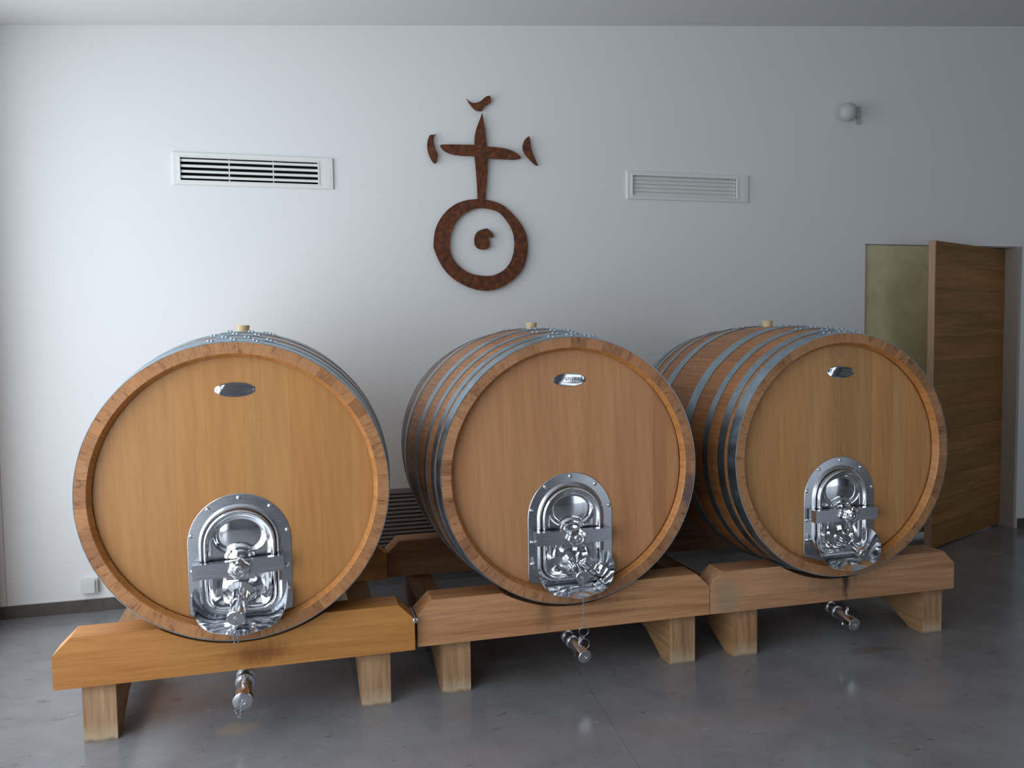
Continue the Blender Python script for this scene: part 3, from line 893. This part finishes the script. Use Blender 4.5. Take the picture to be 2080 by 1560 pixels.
    for sx in (-.15, .15):
        bm = bmesh.new(); lathe(bm, (sx, y_h - .042, cb), (0, 1, 0), [(0, .012), (.039, .012)], 16)
        finish('clamp_stud', bm, M_chrome, root, smooth=True)
    bm = bmesh.new(); box(bm, -.055, .055, y_h - .040, y_h - .020, cb - .054, cb + .01); bevel(bm, .007, 3)
    finish('bridge_plate', bm, M_chrome, leaf, smooth=True)
    # star knob
    bm = bmesh.new(); n = 72; rr = []
    for (t_, k_) in ((0, .80), (.004, .95), (.012, 1.0), (.024, .98), (.030, .88), (.032, .66), (.030, .60), (.031, .42), (.037, .38), (.040, .30), (.040, .18), (.034, .16)):
        amp = .09 if k_ > .7 else 0
        rr.append([((.042 * k_ * (1 + amp * math.cos(6 * 2 * PI * i / n))) * math.cos(2 * PI * i / n + .3), y_h - .072 - t_,
                    cb + .003 + (.042 * k_ * (1 + amp * math.cos(6 * 2 * PI * i / n))) * math.sin(2 * PI * i / n + .3)) for i in range(n)])
    Rr = loft(bm, rr); bm.faces.new(Rr[0]); bm.faces.new(Rr[-1][::-1])
    kn = finish('star_knob', bm, M_chrome, bar, smooth=True)
    # drip tray: bent sheet below the door
    bm = bmesh.new(); nu, nv = 28, 8; grid = []
    for i in range(nu + 1):
        u = -1 + 2 * i / nu
        # back U-curve on the flange
        a_ = abs(u)
        if a_ < .55: bxp, bzp = u / .55 * .095, 0.0
        else:
            t_ = (a_ - .55) / .45 * PI / 2 * .95
            bxp = math.copysign(.095 + .085 * math.sin(t_), u); bzp = .135 * (1 - math.cos(t_))
        back = Vector((bxp, y_h - .005, .472 + dz + bzp))
        dep = .118 - .040 * a_ ** 4; drop = .050 * (1 - .75 * a_)
        row = []
        for j in range(nv + 1):
            v_ = j / nv
            row.append(Vector((bxp * (1 + .03 * math.sin(PI * v_)), back.y - dep * v_, back.z - drop * v_ ** 1.7 - bzp * .30 * v_ + .004 * math.sin(PI * v_))))
        grid.append(row)
    for off in (0, .0016):
        vv = [[bm.verts.new(p + Vector((0, 0, -off))) for p in row] for row in grid]
        for i in range(nu):
            for j in range(nv):
                q = (vv[i][j], vv[i + 1][j], vv[i + 1][j + 1], vv[i][j + 1])
                bm.faces.new(q if off else q[::-1])
        if off == 0: top = vv
        else:
            for i in range(nu):
                bm.faces.new((top[i][nv], top[i + 1][nv], vv[i + 1][nv], vv[i][nv])); bm.faces.new((top[i][0], vv[i][0], vv[i + 1][0], top[i + 1][0]))
            for j in range(nv):
                bm.faces.new((top[0][j], top[0][j + 1], vv[0][j + 1], vv[0][j])); bm.faces.new((top[nu][j], vv[nu][j], vv[nu][j + 1], top[nu][j + 1]))
    tray = finish('drip_tray', bm, M_chrome, root, smooth=True)
    # tap through the door
    b0 = Vector((0, y_h - .030, .570 + dz)); tx, tl, tdz = B['tip']
    ax = Vector((tx, -tl, -tdz)); L_ = ax.length; cr = B['capr']
    bm = bmesh.new()
    lathe(bm, b0, ax, [(0, cr * 1.75), (.006, cr * 1.75), (.010, cr * 1.5), (.016, cr * 1.1), (L_ * .35, cr * .85), (L_ * .36, cr * 1.02),
                       (L_ * .44, cr * 1.02), (L_ * .45, cr * .86), (L_ * .72, cr * .86), (L_ * .73, cr * .98), (L_ * .80, cr * .98)], 64)
    tap = finish('tap_pipe', bm, M_chrome, root, smooth=True)
    bm = bmesh.new()
    lathe(bm, b0 + ax.normalized() * (L_ * .80), ax, [(0, cr), (.002, cr * 1.06), (L_ * .2 - .003, cr * 1.06), (L_ * .2, cr * .98), (L_ * .2 + .0006, cr * .3), (L_ * .2 + .0012, cr * .28), (L_ * .2 + .0012, cr * .12), (L_ * .2 - .003, cr * .10)], 40)
    finish('tap_cap', bm, M_cap, tap, smooth=True)
    dA, uA, vA = frame_of(ax)
    # clamp wing on the tap
    bm = bmesh.new(); c_ = b0 + dA * L_ * .42
    tube(bm, [c_ + Vector((.0, 0, cr * .9)), c_ + Vector((.002, -.004, cr * 1.5)), c_ + Vector((.004, -.010, cr * 2.0))], .0045, 8)
    finish('tap_lever', bm, M_chrome, tap, smooth=True)
    tipw = b0 + ax
    if bi == 1:
        bm = bmesh.new(); c_ = b0 + dA * .10 + Vector((.006, 0, .026))
        e_ = c_ + Vector((.125, .0, -.110))
        tube(bm, [c_, e_], .0042, 8)
        tube(bm, [c_ + Vector((.022, 0, .010)), c_.lerp(e_, .62) + Vector((.014, 0, .012))], .0045, 8)
        finish('tap_spindle', bm, M_chrome, tap, smooth=True)
        # bottle-shaped fitting lying in the tray
        bm = bmesh.new(); lathe(bm, Vector((.115, y_h - .045, .500 + dz)), (.6, .1, .75), [(0, .020), (.01, .026), (.045, .028), (.05, .022), (.055, .012)], 20)
        finish('spare_cap', bm, M_chrome, tray, smooth=True)
    if bi == 0:
        chain(tap, tipw + Vector((-.006, -.006, -.008)), tipw + Vector((.006, .02, -.105)))
        chain(tap, tipw + Vector((-.018, .0, -.03)), tipw + Vector((-.008, .02, -.115)))
    # red sticker on the door of the farther barrels
    if bi:
        bm = bmesh.new(); box(bm, .040, .058, y_h - .0355, y_h - .034, .632 + dz, .645 + dz)
        finish('red_sticker', bm, plain('red_sticker', srgb(176, 60, 66), .5), leaf)

    # ---- total outlet below the barrel
    zo = .158 + dz; yo = -LEN / 2 - .085
    sh = (.0, .020, .0)[bi]
    cr = B['tip2']
    bm = bmesh.new()
    pts = [(0, -LEN / 2 + .42, .035), (0, -LEN / 2 + .42, -.07), (0, -LEN / 2 + .41, zo + .08), (0, -LEN / 2 + .385, zo + .062), (0, -LEN / 2 + .35, zo + .052), (0, yo + .19, zo + .030)]
    tube(bm, pts, cr * .72, 20)
    outl = finish('outlet_pipe', bm, M_satin, root, smooth=True)
    a0_ = Vector((0, yo + .20, zo + .032)); ax = Vector((sh, yo - a0_.y, zo - a0_.z)); L_ = ax.length
    bm = bmesh.new()
    lathe(bm, a0_, ax, [(0, cr * .8), (.003, cr * 1.05), (.012, cr * 1.05), (.014, cr * .82), (.050, cr * .82), (.052, cr * 1.08), (.064, cr * 1.08), (.066, cr * .86),
                        (L_ * .74, cr * .86), (L_ * .75, cr * .98), (L_ * .83, cr * .98)], 32)
    finish('outlet_valve', bm, M_satin, outl, smooth=True)
    bm = bmesh.new()
    lathe(bm, a0_ + ax.normalized() * (L_ * .83), ax, [(0, cr * .95), (.002, cr * 1.08), (L_ * .17 - .002, cr * 1.08), (L_ * .17, cr), (L_ * .17 + .0006, cr * .32), (L_ * .17 - .001, cr * .26), (L_ * .17 - .001, cr * .12), (L_ * .17 + .002, cr * .1)], 40)
    finish('outlet_cap', bm, M_cap, outl, smooth=True)
    dA, uA, vA = frame_of(ax)
    bm = bmesh.new(); c_ = a0_ + dA * (L_ * .62)
    wx = (.0, .012, .012)[bi]
    for s_ in (-1, 1):
        tube(bm, [c_ + Vector((wx + s_ * .005, 0, cr * .8)), c_ + Vector((wx + s_ * .007, -.002, cr * 1.35)), c_ + Vector((wx + s_ * .004, -.004, cr * 1.9))], .0035, 8)
    lathe(bm, c_ + Vector((wx, 0, cr * .85)), (0, 0, 1), [(0, .008), (.008, .008), (.010, .005), (.026, .004)], 12)
    lathe(bm, c_ + Vector((-.010, 0, -cr * .8)), (0, 0, -1), [(0, .006), (.012, .006)], 6)
    finish('wing_clamp', bm, M_chrome, outl, smooth=True)
    if bi == 0:
        e_ = a0_ + ax
        chain(outl, e_ + Vector((-.004, -.006, -.002)), e_ + Vector((-.012, -.006, -.062)))
        chain(outl, e_ + Vector((-.030, -.002, -.030)), e_ + Vector((-.014, -.006, -.064)))
    if bi == 1:
        p = tipw + Vector((0, -.004, -.006))
        e_ = a0_ + ax * .55 + Vector((.004, -.012, cr))
        rt = Vector((p.x + .004, p.y + .008, .300 + dz)); q = rt + Vector((0, 0, .022))
        chain(root, p, q, 'chain', ll=.013, r=.0010)
        ring(root, rt, .022, .0014, (0, 1, .1), 'split_ring')
        r2 = rt + Vector((.003, .004, -.058))
        chain(root, rt + Vector((0, 0, -.022)), r2 + Vector((0, 0, .022)), 'chain', ll=.010)
        ring(root, r2, .023, .0013, (.15, 1, .0), 'split_ring')
        chain(root, rt + Vector((.002, -.002, -.022)), e_ + Vector((.004, 0, -.01)), 'chain', ll=.010)

    # ---- cradle
    CL = [dict(leg=((-.614, -.490), (.478, .603)), lab='leftmost oak barrel cradle, orange beam with a dark drip mark'),
          dict(leg=((-.596, -.468), (.512, .645)), lab='middle oak barrel cradle with wavy grain on its front beam'),
          dict(leg=((-.563, -.436), (.540, .658)), lab='rightmost oak barrel cradle with black run stains on its front beam')][bi]
    th = B['thc']; hx, hy = B['x'], B['y']
    cr_o = empty('barrel_cradle', (hx - math.sin(th) * LEN / 2, hy + math.cos(th) * LEN / 2, 0), th, label=CL['lab'], cat='cradle', group='oak cradles under the barrels')
    HW = (.709, .709, .7065)[bi]
    zt = .440; zb = .236; Rc = .632
    def beam(name, y0, y1, rc, ztop, L_=-HW, R_=HW):
        pts = [(L_, zb), (R_, zb), (R_, ztop - .068), (R_ - .068, ztop)]
        xe = math.sqrt(rc * rc - (ZC - ztop) ** 2); xo = -math.sin(B['tb'] - th) * ((y0 + y1) / 2 + LEN / 2)
        for i in range(33):
            x = xe - 2 * xe * i / 32; pts.append((x + xo, ZC - math.sqrt(rc * rc - x * x)))
        pts += [(L_ + .068, ztop), (L_, ztop - .068)]
        bm = bmesh.new(); prism(bm, pts, y0, y1); bevel(bm, .0025, 2, 35)
        return finish(name, bm, M_beam[bi], cr_o, smooth=True)
    yf = -LEN / 2
    beam('front_beam', yf + .051, yf + .190, Rc, zt)
    beam('rear_beam', -yf - .125, -yf + .014, Rc, zt, *((-HW + .085, HW + .012) if bi == 0 else (-HW, HW)))
    for (xa, xb) in CL['leg']:
        bm = bmesh.new()
        y0, y1 = yf + .078, -yf + .004
        prof = [(y0, .0), (y0, zb - .002), (y1, zb - .002), (y1, 0), (y1 - .12, 0), (y1 - .20, .035), (y1 - .30, .085), (y1 - .40, .10), (y0 + .36, .10), (y0 + .27, .085), (y0 + .17, .035), (y0 + .10, 0)]
        A = [bm.verts.new((xa, y, z)) for y, z in prof]; B_ = [bm.verts.new((xb, y, z)) for y, z in prof]
        bm.faces.new(A); bm.faces.new(B_[::-1])
        for i in range(len(prof)):
            f = bm.faces.new((A[i], B_[i], B_[(i + 1) % len(prof)], A[(i + 1) % len(prof)]))
            if i == 0: f.material_index = 1
        bevel(bm, .006, 2, 50)
        # slightly ragged foot
        finish('sleeper', bm, [M_leg, M_legend], cr_o, smooth=True)

# threaded rod lying in the notch between the left and middle cradles
rod = empty('threaded_rod', (.4995, -1.60, .372), label='short steel rod lying in the notch between the left and middle cradles', cat='rod')
bm = bmesh.new(); lathe(bm, (0, -.19, 0), (0, 1, 0), [(0, .0075), (.001, .0085), (.16, .0085)], 14); finish('shank', bm, M_rivet, rod, smooth=True)
bm = bmesh.new(); lathe(bm, (0, -.196, 0), (0, 1, 0), [(0, .008), (.002, .0115), (.012, .0115)], 16); finish('end_cap', bm, M_cap, rod, smooth=True)
